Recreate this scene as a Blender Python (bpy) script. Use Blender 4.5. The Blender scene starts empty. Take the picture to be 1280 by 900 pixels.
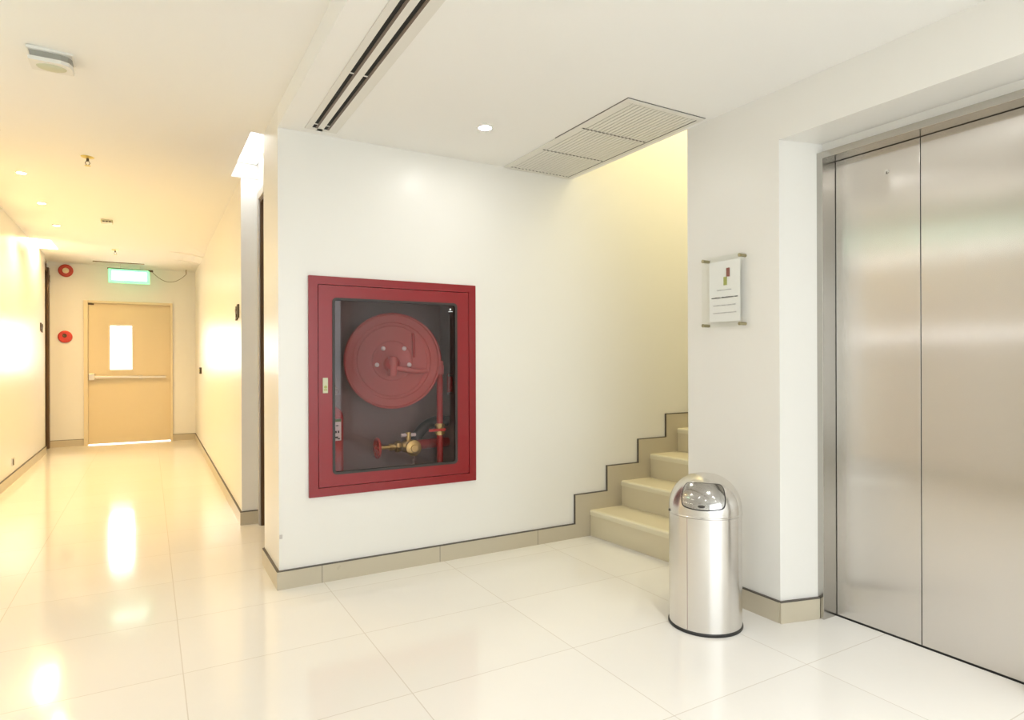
import bpy, bmesh, math, random
from mathutils import Vector, Matrix
random.seed(4)
S = bpy.context.scene
C = S.collection
PI = math.pi

# ------------------------------------------------------------------ camera, sky, exposure
cam_d = bpy.data.cameras.new('camera')
cam = bpy.data.objects.new('camera', cam_d); C.objects.link(cam)
cam_d.sensor_width = 36.0
cam_d.lens = 785.0 / 1280.0 * 36.0
cam_d.shift_y = 2.0 / 1280.0
cam_d.clip_start = 0.05; cam_d.clip_end = 200
yaw, roll = math.radians(30.05), -0.0033
F = Vector((math.sin(yaw), math.cos(yaw), 0)); R0 = Vector((math.cos(yaw), -math.sin(yaw), 0)); U0 = Vector((0, 0, 1))
Rr = R0 * math.cos(roll) + U0 * math.sin(roll); Ur = -R0 * math.sin(roll) + U0 * math.cos(roll)
cam.matrix_world = Matrix(((Rr.x, Ur.x, -F.x, 0), (Rr.y, Ur.y, -F.y, 0), (Rr.z, Ur.z, -F.z, 1.18), (0, 0, 0, 1)))
S.camera = cam
S.view_settings.view_transform = 'Standard'; S.view_settings.look = 'None'
S.view_settings.gamma = 1.0; S.view_settings.use_curve_mapping = False
S.view_settings.exposure = 0.08

W = bpy.data.worlds.new('daylight_sky'); S.world = W; W.use_nodes = True
W.node_tree.nodes['Background'].inputs[0].default_value = (0.90, 0.95, 1.0, 1)
W.node_tree.nodes['Background'].inputs[1].default_value = 3.0

def area(name, loc, rot, sx, sy, power, col):
    d = bpy.data.lights.new(name, 'AREA'); d.shape = 'RECTANGLE'; d.size = sx; d.size_y = sy
    d.energy = power; d.color = col
    o = bpy.data.objects.new(name, d); C.objects.link(o); o.location = loc; o.rotation_euler = rot
    return o
# daylight coming in through the glazed front of the lobby, behind the camera
area('window_daylight', (0.8, -2.95, 1.35), (math.radians(90), 0, 0), 3.6, 2.1, 30, (0.95, 0.98, 1.0))
# daylight in the stair lobby beyond the end door
area('end_door_daylight', (-0.25, 11.9, 1.35), (math.radians(-90), 0, 0), 2.0, 2.3, 380, (0.97, 0.98, 1.0))
# warm lamp high in the open stairwell
area('stairwell_lamp', (3.9, 2.92, 4.25), (0, 0, 0), 1.6, 0.7, 36, (1.0, 0.90, 0.60))

WARM = (1.0, 0.70, 0.30)
area('corridor_end_panel_light', (-1.067, 9.25, 2.69), (0, 0, 0), 0.14, 0.6, 30, (1.0, 0.64, 0.25))
def spot(name, loc, power, col, angle=120, blend=0.6, size=0.035):
    d = bpy.data.lights.new(name, 'SPOT'); d.energy = power; d.color = col
    d.spot_size = math.radians(angle); d.spot_blend = blend; d.shadow_soft_size = size
    o = bpy.data.objects.new(name, d); C.objects.link(o); o.location = loc
    return o

# ------------------------------------------------------------------ materials
def mat(name, col, rough=0.5, metal=0.0, spec=0.5, emit=None, es=0.0, **kw):
    m = bpy.data.materials.new(name); m.use_nodes = True
    b = m.node_tree.nodes['Principled BSDF']
    b.inputs['Base Color'].default_value = (*col, 1); b.inputs['Roughness'].default_value = rough
    b.inputs['Metallic'].default_value = metal; b.inputs['Specular IOR Level'].default_value = spec
    if emit:
        b.inputs['Emission Color'].default_value = (*emit, 1); b.inputs['Emission Strength'].default_value = es
    for k, v in kw.items(): b.inputs[k.replace('_', ' ')].default_value = v
    return m
def noise_rough(m, scale=4.0, lo=0.2, hi=0.35, coords='Object', stretch=(1, 1, 1), bump=0.0):
    """break up roughness (and optionally a fine bump) with procedural noise"""
    nt = m.node_tree; b = nt.nodes['Principled BSDF']
    tc = nt.nodes.new('ShaderNodeTexCoord'); mp = nt.nodes.new('ShaderNodeMapping'); mp.inputs['Scale'].default_value = stretch
    n = nt.nodes.new('ShaderNodeTexNoise'); n.inputs['Scale'].default_value = scale; n.inputs['Detail'].default_value = 3
    mr = nt.nodes.new('ShaderNodeMapRange'); mr.inputs['To Min'].default_value = lo; mr.inputs['To Max'].default_value = hi
    nt.links.new(tc.outputs[coords], mp.inputs[0]); nt.links.new(mp.outputs[0], n.inputs['Vector'])
    nt.links.new(n.outputs['Fac'], mr.inputs[0]); nt.links.new(mr.outputs[0], b.inputs['Roughness'])
    if bump:
        bp = nt.nodes.new('ShaderNodeBump'); bp.inputs['Strength'].default_value = bump; bp.inputs['Distance'].default_value = 0.01
        nt.links.new(n.outputs['Fac'], bp.inputs['Height']); nt.links.new(bp.outputs[0], b.inputs['Normal'])
    return m

M = {}
M['wall'] = noise_rough(mat('wall_paint', (0.86, 0.845, 0.80), spec=0.5), 2.0, 0.30, 0.38)
M['stairwall'] = noise_rough(mat('stairwell_paint', (0.86, 0.83, 0.70)), 2.0, 0.45, 0.55)
M['ceil'] = mat('ceiling_paint', (0.93, 0.92, 0.89), 0.8, spec=0.2)
M['white'] = mat('white_enamel', (0.82, 0.81, 0.77), 0.35)
M['vent'] = mat('vent_enamel', (0.80, 0.78, 0.72), 0.4)
M['trimline'] = mat('dark_trim_line', (0.10, 0.085, 0.07), 0.5)
M['black'] = mat('black_rubber', (0.02, 0.02, 0.02), 0.5)
M['slot'] = mat('slot_dark', (0.012, 0.011, 0.010), 0.8)
M['slotside'] = mat('slot_side_brown', (0.16, 0.12, 0.09), 0.5)
M['red'] = mat('red_enamel', (0.26, 0.010, 0.014), 0.28)
M['reel'] = mat('reel_red_veiled', (0.55, 0.12, 0.11), 0.3)  # lightened and dulled to hold the pale veil reflected in the glass
M['pipe'] = mat('pipe_red', (0.45, 0.03, 0.03), 0.35)
M['brass'] = noise_rough(mat('brass', (0.72, 0.60, 0.22), metal=0.9), 30, 0.25, 0.4)
M['standoff'] = mat('standoff_metal', (0.42, 0.38, 0.24), 0.3, metal=0.9)
M['necky'] = mat('grey_neck', (0.36, 0.35, 0.31), 0.5)
M['interior'] = mat('cabinet_inside_veiled', (0.34, 0.26, 0.24), 0.6)  # raised towards pale brown for the reflected veil of the cabinet glass
M['gasket'] = mat('black_gasket', (0.035, 0.03, 0.028), 0.5)
M['hose'] = mat('black_hose', (0.03, 0.028, 0.03), 0.4)
M['chrome'] = mat('chrome', (0.75, 0.75, 0.74), 0.12, metal=1.0)
M['frame_steel'] = noise_rough(mat('polished_frame_steel', (0.50, 0.485, 0.455), metal=1.0), 30, 0.14, 0.24, stretch=(1, 1, 0.1))
M['cream'] = mat('cream_door_paint', (0.74, 0.62, 0.40), 0.35)
M['creamframe'] = mat('cream_frame_paint', (0.78, 0.67, 0.46), 0.35)
M['grey_casing'] = mat('grey_casing_paint', (0.60, 0.57, 0.54), 0.45)
M['paper'] = mat('white_paper', (0.93, 0.925, 0.94), 0.6)
M['ink'] = mat('grey_ink', (0.10, 0.095, 0.10), 0.6)
M['ink_pale'] = mat('pale_grey_ink', (0.60, 0.59, 0.60), 0.6)
M['logo_brown'] = mat('logo_brown', (0.27, 0.10, 0.075), 0.5)
M['logo_green'] = mat('logo_green', (0.40, 0.42, 0.13), 0.5)
M['orange_red'] = mat('bell_red', (0.50, 0.045, 0.025), 0.4)
M['bright_red'] = mat('call_point_red', (0.62, 0.055, 0.04), 0.4)
M['label_pale'] = mat('pale_label', (0.62, 0.62, 0.45), 0.5)
M['label_green'] = mat('green_label', (0.25, 0.42, 0.12), 0.5)
M['satin'] = mat('satin_bar_metal', (0.62, 0.56, 0.46), 0.38, metal=0.7)
M['bronze'] = mat('dark_bronze', (0.07, 0.045, 0.02), 0.4, metal=0.3)
M['lamp'] = mat('fill_lamp_glow', (1, 1, 1), 0.5, emit=(1.0, 0.97, 0.90), es=90)
M['lampwarm'] = mat('warm_lamp_glow', (1, 1, 1), 0.5, emit=(1.0, 0.90, 0.62), es=35)
M['panel_cool'] = mat('cool_panel_glow', (1, 1, 1), 0.5, emit=(0.92, 0.95, 1.0), es=3.6)
M['strip'] = mat('strip_glow', (1, 1, 1), 0.5, emit=(0.96, 0.98, 1.0), es=10)
M['lampstrong'] = mat('lobby_lamp_glow', (1, 1, 1), 0.5, emit=(1.0, 0.98, 0.94), es=260)
M['panel_warm'] = mat('warm_panel_glow', (1, 1, 1), 0.5, emit=(1.0, 0.93, 0.72), es=3.5)
M['exit_glow'] = mat('exit_green_glow', (0.3, 0.9, 0.55), 0.5, emit=(0.30, 1.0, 0.55), es=0.75)
M['exit_white'] = mat('exit_white_glow', (1, 1, 1), 0.5, emit=(0.80, 1.0, 0.92), es=3.0)
M['cable'] = mat('thin_cable', (0.20, 0.14, 0.07), 0.6)
M['ground'] = mat('pale_paving', (0.75, 0.74, 0.72), 0.8)

def brushed(name, col, rough, aniso, tangent, grain, gstr=0.05):
    m = mat(name, col, rough, metal=1.0); nt = m.node_tree; b = nt.nodes['Principled BSDF']
    b.inputs['Anisotropic'].default_value = aniso
    cx = nt.nodes.new('ShaderNodeCombineXYZ')
    for i in range(3): cx.inputs[i].default_value = tangent[i]
    nt.links.new(cx.outputs[0], b.inputs['Tangent'])
    tc = nt.nodes.new('ShaderNodeTexCoord'); mp = nt.nodes.new('ShaderNodeMapping'); mp.inputs['Scale'].default_value = grain
    n = nt.nodes.new('ShaderNodeTexNoise'); n.inputs['Scale'].default_value = 1.0; n.inputs['Detail'].default_value = 4
    mr = nt.nodes.new('ShaderNodeMapRange'); mr.inputs['To Min'].default_value = rough - gstr; mr.inputs['To Max'].default_value = rough + gstr
    nt.links.new(tc.outputs['Object'], mp.inputs[0]); nt.links.new(mp.outputs[0], n.inputs['Vector'])
    nt.links.new(n.outputs['Fac'], mr.inputs[0]); nt.links.new(mr.outputs[0], b.inputs['Roughness'])
    return m
M['lift_steel'] = brushed('brushed_lift_steel', (0.68, 0.655, 0.625), 0.235, 1.0, (0, 1, 0), (60, 500, 4), 0.015)
M['bin_steel'] = brushed('brushed_bin_steel', (0.74, 0.72, 0.69), 0.24, 0.6, (0, 0, 1), (300, 300, 3), 0.04)
M['flap_steel'] = mat('polished_flap_steel', (0.80, 0.78, 0.75), 0.12, metal=1.0)

def glass(name, tint=(0.9, 0.9, 0.9), ior=1.5, rough=0.0):
    m = bpy.data.materials.new(name); m.use_nodes = True; nt = m.node_tree; nt.nodes.clear()
    out = nt.nodes.new('ShaderNodeOutputMaterial'); mx = nt.nodes.new('ShaderNodeMixShader')
    tr = nt.nodes.new('ShaderNodeBsdfTransparent'); tr.inputs[0].default_value = (*tint, 1)
    gl = nt.nodes.new('ShaderNodeBsdfGlossy'); gl.inputs['Roughness'].default_value = rough
    fr = nt.nodes.new('ShaderNodeFresnel'); fr.inputs[0].default_value = ior
    ge = nt.nodes.new('ShaderNodeNewGeometry'); fm = nt.nodes.new('ShaderNodeMath'); fm.operation = 'SUBTRACT'; fm.use_clamp = True   # mirror on the outer face only
    nt.links.new(fr.outputs[0], fm.inputs[0]); nt.links.new(ge.outputs['Backfacing'], fm.inputs[1])
    nt.links.new(fm.outputs[0], mx.inputs[0]); nt.links.new(tr.outputs[0], mx.inputs[1]); nt.links.new(gl.outputs[0], mx.inputs[2])
    nt.links.new(mx.outputs[0], out.inputs[0]); return m
M['glass'] = glass('clear_glass', (0.95, 0.96, 0.95))
M['cabglass'] = glass('cabinet_glass', (0.86, 0.80, 0.80), 1.5)
M['acrylic'] = glass('clear_acrylic', (0.985, 0.99, 0.975), 1.3)

def wood(name, c1, c2):
    m = mat(name, c1, 0.4); nt = m.node_tree; b = nt.nodes['Principled BSDF']
    tc = nt.nodes.new('ShaderNodeTexCoord'); mp = nt.nodes.new('ShaderNodeMapping'); mp.inputs['Scale'].default_value = (30, 30, 1.5)
    n = nt.nodes.new('ShaderNodeTexNoise'); n.inputs['Scale'].default_value = 2
    r = nt.nodes.new('ShaderNodeValToRGB'); r.color_ramp.elements[0].color = (*c1, 1); r.color_ramp.elements[1].color = (*c2, 1)
    nt.links.new(tc.outputs['Object'], mp.inputs[0]); nt.links.new(mp.outputs[0], n.inputs['Vector']); nt.links.new(n.outputs['Fac'], r.inputs[0]); nt.links.new(r.outputs[0], b.inputs['Base Color'])
    return m
M['wood'] = wood('dark_brown_wood', (0.085, 0.045, 0.02), (0.15, 0.085, 0.035))

def tiles(name, base, grout, tx, ty, ox, oy, gw, rough, axes='XY', var=0.03):
    """square porcelain tiles: thin straight joints, slight tone change per tile, faint clouding"""
    m = mat(name, base, rough); nt = m.node_tree; b = nt.nodes['Principled BSDF']; L = nt.links.new
    g = nt.nodes.new('ShaderNodeNewGeometry'); sp = nt.nodes.new('ShaderNodeSeparateXYZ'); L(g.outputs['Position'], sp.inputs[0])
    def mth(op, a, bb=None):
        n = nt.nodes.new('ShaderNodeMath'); n.operation = op
        for i, v in enumerate((a, bb)):
            if v is None: continue
            if isinstance(v, (int, float)): n.inputs[i].default_value = v
            else: L(v, n.inputs[i])
        return n.outputs[0]
    lines = []; cells = []
    for ax, t, o in ((axes[0], tx, ox), (axes[1], ty, oy)):
        u = mth('DIVIDE', mth('SUBTRACT', sp.outputs['XYZ'.index(ax)], o), t)
        fr = mth('FRACT', u); cells.append(mth('FLOOR', u))
        d = mth('MINIMUM', fr, mth('SUBTRACT', 1.0, fr))
        lines.append(mth('LESS_THAN', d, gw / 2 / t))
    ln = mth('MAXIMUM', lines[0], lines[1])
    cb = nt.nodes.new('ShaderNodeCombineXYZ'); L(cells[0], cb.inputs[0]); L(cells[1], cb.inputs[1])
    wn = nt.nodes.new('ShaderNodeTexWhiteNoise'); wn.noise_dimensions = '3D'; L(cb.outputs[0], wn.inputs[0])
    nz = nt.nodes.new('ShaderNodeTexNoise'); nz.inputs['Scale'].default_value = 3; nz.inputs['Detail'].default_value = 4; L(g.outputs['Position'], nz.inputs['Vector'])
    v = mth('ADD', mth('MULTIPLY', wn.outputs['Value'], var), mth('MULTIPLY', nz.outputs['Fac'], var * 1.2))
    v = mth('SUBTRACT', 1.0, v)
    vm = nt.nodes.new('ShaderNodeVectorMath'); vm.operation = 'SCALE'; vm.inputs[0].default_value = base; L(v, vm.inputs['Scale'])
    mx = nt.nodes.new('ShaderNodeMix'); mx.data_type = 'RGBA'; L(ln, mx.inputs[0]); L(vm.outputs[0], mx.inputs[6]); mx.inputs[7].default_value = (*grout, 1)
    L(mx.outputs[2], b.inputs['Base Color'])
    r = mth('ADD', mth('MULTIPLY', nz.outputs['Fac'], 0.05), rough - 0.025); L(mth('MAXIMUM', r, mth('MULTIPLY', ln, 0.2)), b.inputs['Roughness'])
    return m
M['floor'] = tiles('floor_tiles', (0.86, 0.84, 0.80), (0.68, 0.64, 0.58), 0.70, 0.575, 0.11, 2.115, 0.0038, 0.095)
M['skirt'] = noise_rough(mat('skirting_tile', (0.57, 0.51, 0.39)), 8, 0.25, 0.35)
M['step'] = noise_rough(mat('step_tile', (0.73, 0.655, 0.47)), 5, 0.3, 0.42)
M['nosing'] = mat('nosing_tile', (0.80, 0.74, 0.55), 0.3)

# ------------------------------------------------------------------ mesh helpers
def obj(name, bm, m, parent=None, smooth=None, at=None):
    me = bpy.data.meshes.new(name); bmesh.ops.recalc_face_normals(bm, faces=bm.faces)
    if smooth is not None:
        for f in bm.faces: f.smooth = True
        for e in bm.edges:
            if len(e.link_faces) == 2 and e.calc_face_angle(0) > math.radians(smooth): e.smooth = False
    bm.to_mesh(me); bm.free()
    me.materials.append(M[m] if isinstance(m, str) else m)
    o = bpy.data.objects.new(name, me); C.objects.link(o)
    if at is not None:                     # move the origin to a sensible place, geometry stays
        at = Vector(at); me.transform(Matrix.Translation(-at)); o.location = at
    if parent is not None:
        o.parent = parent
        o.location = Vector(o.location) - world_loc(parent)
    return o
def world_loc(o):
    v = Vector((0, 0, 0))
    while o is not None: v += Vector(o.location); o = o.parent
    return v
def tag(o, label=None, cat=None, group=None, kind=None):
    if label: o['label'] = label
    if cat: o['category'] = cat
    if group: o['group'] = group
    if kind: o['kind'] = kind
    return o
def thing(name, label, cat, loc=(0, 0, 0), group=None):
    o = bpy.data.objects.new(name, None); C.objects.link(o); o.location = loc; o.empty_display_size = 0.05
    return tag(o, label, cat, group)
def struct(name, bm, m, parent=None, **k):
    o = obj(name, bm, m, parent, **k)
    if parent is None: o['kind'] = 'structure'
    return o
def B(): return bmesh.new()
def box(bm, x0, x1, y0, y1, z0, z1, bev=0.0, seg=2):
    vs = [bm.verts.new(p) for p in [(x0, y0, z0), (x1, y0, z0), (x1, y1, z0), (x0, y1, z0), (x0, y0, z1), (x1, y0, z1), (x1, y1, z1), (x0, y1, z1)]]
    fs = [bm.faces.new([vs[i] for i in q]) for q in [(0, 3, 2, 1), (4, 5, 6, 7), (0, 1, 5, 4), (1, 2, 6, 5), (2, 3, 7, 6), (3, 0, 4, 7)]]
    if bev:
        es = list({e for f in fs for e in f.edges})
        bmesh.ops.bevel(bm, geom=es, offset=bev, segments=seg, profile=0.5, affect='EDGES')
    return bm
def prism(bm, pts, z0, z1):
    """vertical prism over a floor polygon"""
    a = [bm.verts.new((x, y, z0)) for x, y in pts]; b = [bm.verts.new((x, y, z1)) for x, y in pts]
    bm.faces.new(a[::-1]); bm.faces.new(b)
    for i in range(len(pts)):
        j = (i + 1) % len(pts); bm.faces.new([a[i], a[j], b[j], b[i]])
    return bm
def prism_y(bm, pts, y0, y1):
    """prism over an (x,z) outline, going from y0 to y1"""
    a = [bm.verts.new((x, y0, z)) for x, z in pts]; b = [bm.verts.new((x, y1, z)) for x, z in pts]
    bm.faces.new(a); bm.faces.new(b[::-1])
    for i in range(len(pts)):
        j = (i + 1) % len(pts); bm.faces.new([a[j], a[i], b[i], b[j]])
    return bm
def frame_from(d):
    d = Vector(d).normalized(); h = Vector((0, 0, 1)) if abs(d.z) < 0.9 else Vector((1, 0, 0))
    u = d.cross(h).normalized(); return d, u, d.cross(u).normalized()
def lathe(bm, prof, origin, axis=(0, 0, 1), n=32, caps=True):
    """prof: list of (distance along axis, radius)"""
    d, u, v = frame_from(axis); O = Vector(origin); rings = []
    for t, r in prof:
        if r < 1e-5: rings.append([bm.verts.new(O + d * t)])
        else: rings.append([bm.verts.new(O + d * t + (u * math.cos(2 * PI * k / n) + v * math.sin(2 * PI * k / n)) * r) for k in range(n)])
    for a, b in zip(rings, rings[1:]):
        for k in range(n):
            k2 = (k + 1) % n
            if len(a) == 1 and len(b) == 1: break
            if len(a) == 1: bm.faces.new([a[0], b[k], b[k2]])
            elif len(b) == 1: bm.faces.new([a[k], b[0], a[k2]])
            else: bm.faces.new([a[k], b[k], b[k2], a[k2]])
    if caps:
        for rg in (rings[0], rings[-1]):
            if len(rg) > 2: bm.faces.new(rg)
    return bm
def cyl(bm, p0, p1, r, n=20, r1=None):
    p0, p1 = Vector(p0), Vector(p1)
    return lathe(bm, [(0, r), ((p1 - p0).length, r if r1 is None else r1)], p0, p1 - p0, n)
def tube(bm, pts, r, n=12):
    pts = [Vector(p) for p in pts]; rings = []; u = None
    for i, p in enumerate(pts):
        t = (pts[min(i + 1, len(pts) - 1)] - pts[max(i - 1, 0)]).normalized()
        if u is None: _, u, _ = frame_from(t)
        u = (u - t * u.dot(t)).normalized(); v = t.cross(u)
        rings.append([bm.verts.new(p + (u * math.cos(2 * PI * k / n) + v * math.sin(2 * PI * k / n)) * r) for k in range(n)])
    for a, b in zip(rings, rings[1:]):
        for k in range(n): bm.faces.new([a[k], b[k], b[(k + 1) % n], a[(k + 1) % n]])
    bm.faces.new(rings[0]); bm.faces.new(rings[-1]); return bm
def ball(bm, c, r, sc=(1, 1, 1), n=16):
    bmesh.ops.create_uvsphere(bm, u_segments=n, v_segments=n // 2, radius=r, matrix=Matrix.Translation(Vector(c)) @ Matrix.Diagonal((*sc, 1)))
    return bm
def rect_round(x0, x1, z0, z1, r, seg=5):
    pts = []
    for cx, cz, a0 in ((x1 - r, z1 - r, 0), (x0 + r, z1 - r, 90), (x0 + r, z0 + r, 180), (x1 - r, z0 + r, 270)):
        for k in range(seg + 1):
            a = math.radians(a0 + 90 * k / seg); pts.append((cx + r * math.cos(a), cz + r * math.sin(a)))
    return pts
def ring_y(bm, outer, inner, y0, y1):
    """frame between two outlines with the same number of points, from y0 to y1"""
    n = len(outer); A = [[bm.verts.new((x, y, z)) for x, z in o] for o in (outer, inner) for y in (y0, y1)]
    of, ob, nf, nb = A
    for i in range(n):
        j = (i + 1) % n
        bm.faces.new([of[i], of[j], nf[j], nf[i]]); bm.faces.new([ob[j], ob[i], nb[i], nb[j]])
        bm.faces.new([of[j], of[i], ob[i], ob[j]]); bm.faces.new([nf[i], nf[j], nb[j], nb[i]])
    return bm

# ------------------------------------------------------------------ the room shell
YF, XS, XE = 3.43, 2.46, 2.685       # hose-cabinet wall, notice wall, lift wall
HC = 2.40                            # lobby ceiling
def cz(x, y):                        # corridor ceiling, very slightly out of level
    t = min(1, max(0, (y - 3.4) / 7.4)); s = (0.583 - x) / 1.753
    near = 2.505 + 0.115 * s; far = 2.575 + 0.02 * s
    return near + (far - near) * t
b = B(); box(b, -1.5, 4.6, -3.2, 13.5, -0.12, 0); struct('floor', b, 'floor')
b = B(); box(b, -14, 16, -16, -3.2, -0.14, -0.02); box(b, -14, 16, 13.5, 26, -0.14, -0.02); tag(obj('outside_ground', b, 'ground'), kind='structure')

# corridor ceiling with two recessed light wells cut out of it
b = B()
def quad_ceiling(x0, x1, y0, y1, nx=2, ny=2):
    for i in range(nx):
        for j in range(ny):
            xa, xb = x0 + (x1 - x0) * i / nx, x0 + (x1 - x0) * (i + 1) / nx
            ya, yb = y0 + (y1 - y0) * j / ny, y0 + (y1 - y0) * (j + 1) / ny
            b.faces.new([b.verts.new((x, y, cz(x, y))) for x, y in ((xa, ya), (xa, yb), (xb, yb), (xb, ya))])
XR, XA, XL = 0.583, 0.70, -1.17
quad_ceiling(-1.30, 0.583, -2.7, 3.90, 4, 6)
quad_ceiling(-1.30, 0.517, 3.90, 4.94, 4, 2)
quad_ceiling(-1.30, XA, 4.94, 8.90, 4, 4)
quad_ceiling(-0.97, XA, 8.90, 9.60, 4, 1)
quad_ceiling(-1.30, XA, 9.60, 10.9, 4, 2)
bmesh.ops.remove_doubles(b, verts=b.verts, dist=1e-4)
bmesh.ops.solidify(b, geom=b.faces[:], thickness=0.05)
struct('ceiling', b, 'ceil')
b = B()
box(b, 0.583, XS, -2.7, YF, HC, HC + 0.25)
box(b, XS, 3.2, -2.7, 2.28, HC, HC + 0.25)
struct('ceiling', b, 'ceil')
b = B(); box(b, XS, 4.7, 2.2, 3.6, 4.4, 4.5); struct('ceiling', b, 'ceil')

# wall with the fire hose cabinet (opening cut out for it), turning the corner into the corridor
CX0, CX1, CZ0, CZ1 = 0.765, 1.695, 0.487, 1.62
b = B()
box(b, 0.583, 0.70, YF, 3.90, 0, 2.75)
box(b, 0.70, CX0, YF, 3.90, 0, 2.75)
box(b, CX0, CX1, YF, 3.90, 0, CZ0)
box(b, CX0, CX1, YF, 3.90, CZ1, 2.75)
box(b, CX1, XS, YF, 3.90, 0, 2.75)
bmesh.ops.remove_doubles(b, verts=b.verts, dist=1e-4)
struct('wall_front', b, 'wall')
b = B(); box(b, XS, 4.7, YF, 3.9, 0, 4.5); struct('wall_stairs', b, 'wall')
b = B(); box(b, 4.6, 4.7, 2.28, YF, 0, 4.5); struct('wall_stair_end', b, 'stairwall')
b = B(); box(b, 2.46, 2.58, 2.28, YF, HC + 0.25, 4.5); struct('wall_stair_front', b, 'stairwall')
# notice wall; its lift-side edge runs back at a shallow angle into the lift recess
b = B()
prism(b, [(XS, 2.40), (XS, 1.845), (XE, 1.785), (XE + 0.5, 1.785), (XE + 0.5, 2.28), (4.6, 2.28), (4.6, 2.40)], 0, 2.75)
struct('wall_notice', b, 'wall')
b = B(); box(b, XS, 3.18, 2.28, 2.39, 2.65, 4.5); box(b, 3.18, 4.6, 2.28, 2.39, 2.75, 4.5); struct('wall_stair_side', b, 'stairwall')
# lift wall, around the opening, and the lintel over the recess
OY0, OY1, OZ = 0.965, 1.79, 2.135
b = B()
box(b, XE, XE + 0.5, -2.7, OY0, 0, 2.5)
box(b, XE, XE + 0.5, OY0, 1.785, OZ, 2.5)
bmesh.ops.remove_doubles(b, verts=b.verts, dist=1e-4)
struct('wall_lift', b, 'wall')
b = B()
v = [(XS, 1.845), (XE, 1.785), (XE, -2.7), (XS, -2.7)]
prism(b, v, 2.175, HC + 0.1); struct('trim_1', b, 'wall')
# corridor
b = B(); prism(b, [(0.583, 4.935), (XA, 4.935), (XA + 0.4, 4.935), (XA + 0.4, 10.9), (0.583 + 0.04, 10.9)], 0, 2.8); struct('wall_right', b, 'wall')
b = B()
box(b, XA, 0.83, 3.90, 3.98, 0, 2.8); box(b, XA, 0.83, 3.98, 4.86, 2.36, 2.8); box(b, XA, 0.83, 4.86, 4.935, 0, 2.8)
struct('wall_alcove', b, 'wall')
b = B()
box(b, -1.30, XL, -2.7, 10.14, 0, 2.8); box(b, -1.45, -1.215, 10.14, 10.9, 2.56, 2.8); box(b, -1.45, -1.30, 10.04, 10.14, 0, 2.8)
struct('wall_left', b, 'wall')
DX0, DX1, DZ = -0.80, 0.315, 2.075
b = B()
box(b, -1.45, DX0, 10.8, 10.95, 0, 2.8); box(b, DX1, XA + 0.4, 10.8, 10.95, 0, 2.8); box(b, DX0, DX1, 10.8, 10.95, DZ, 2.8)
struct('wall_end', b, 'wall')
# glazed front of the lobby behind the camera
b = B()
box(b, -1.30, -1.0, -2.8, -2.7, 0, 2.8); box(b, 2.6, 3.2, -2.8, -2.7, 0, 2.8); box(b, -1.0, 2.6, -2.8, -2.7, 2.38, 2.8); box(b, -1.0, 2.6, -2.8, -2.7, 0, 0.12)
struct('wall_back', b, 'wall')
b = B()
for x in (-1.0, 0.18, 1.36, 2.54): box(b, x, x + 0.06, -2.79, -2.73, 0.12, 2.38, 0.004)
for z in (0.12, 2.32): box(b, -1.0, 2.6, -2.785, -2.735, z, z + 0.06, 0.004)
wf = struct('window_1', b, 'grey_casing')
b = B(); box(b, -0.96, 2.56, -2.765, -2.759, 0.16, 2.34); obj('pane', b, 'glass', wf)

# recessed light wells (white sides, glowing panel on top)
def well(name, x0, x1, y0, y1, h, panel, ylo, label):
    z = max(cz(x, y) for x in (x0, x1) for y in (y0, y1)); t = z + h
    b = B()
    for a in ((x0 - .03, x0, y0, y1), (x0 - .03, x1 + .0, y1, y1 + .03), (x0 - .03, x1, y0 - .03, y0), (x1 - 0.001, x1 + .03, y0, y1)):
        box(b, *a, z + 0.002, t + 0.02)
    box(b, x0, x1, y0, y1, t, t + 0.02)
    w = thing('recessed_light', label, 'ceiling light', ((x0 + x1) / 2, (y0 + y1) / 2, t))
    obj('light_well', b, 'white', w)
    b = B(); box(b, x0 + 0.015, x1 - 0.015, ylo, y1 - 0.04, t - 0.008, t - 0.001, 0.002); obj('diffuser', b, panel, w)
well('w', 0.517, XA, 3.90, 4.930, 0.11, 'panel_cool', 3.95, 'bright white light recessed in the ceiling over the brown door by the corner')
well('w', -1.165, -0.97, 8.90, 9.60, 0.11, 'panel_warm', 8.95, 'small warm light recessed in the ceiling at the far end of the corridor')
area('alcove_panel_light', (0.60, 4.4, 2.58), (0, 0, 0), 0.13, 0.8, 0.7, (0.86, 0.96, 1.0))

# ------------------------------------------------------------------ skirting
BH = 0.093; T = 0.012
def skirt(name, segs, joints=()):
    """segs: ((x0,y0),(x1,y1),(nx,ny)) floor lines with outward normal"""
    b = B(); c = B()
    for (x0, y0), (x1, y1), (nx, ny) in segs:
        prism(b, [(x0, y0), (x1, y1), (x1 + nx * T, y1 + ny * T), (x0 + nx * T, y0 + ny * T)], 0, BH)
        prism(c, [(x0, y0), (x1, y1), (x1 + nx * (T + .001), y1 + ny * (T + .001)), (x0 + nx * (T + .001), y0 + ny * (T + .001))], BH, BH + 0.0055)
    for j in joints: box(c, j - 0.0012, j + 0.0012, YF - T - 0.0006, YF, 0.001, BH)
    o = struct(name, b, 'skirt'); obj('top_line', c, 'trimline', o); return o
skirt('baseboard_front', [((0.583 - T, YF), (2.463, YF), (0, -1)), ((0.583, YF), (0.583, 3.90), (-1, 0)), ((0.583, 3.90), (XA, 3.90), (0, 1))], (0.80, 1.483, 2.165))
skirt('baseboard_right', [((0.583 - T, 4.935), (XA, 4.935), (0, -1)), ((0.583, 4.935), (0.623, 10.8), (-1, 0))])
skirt('baseboard_left', [((XL, -2.7), (XL, 10.14), (1, 0)), ((-1.215, 10.14), (XL + T, 10.14), (0, 1))])
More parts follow.
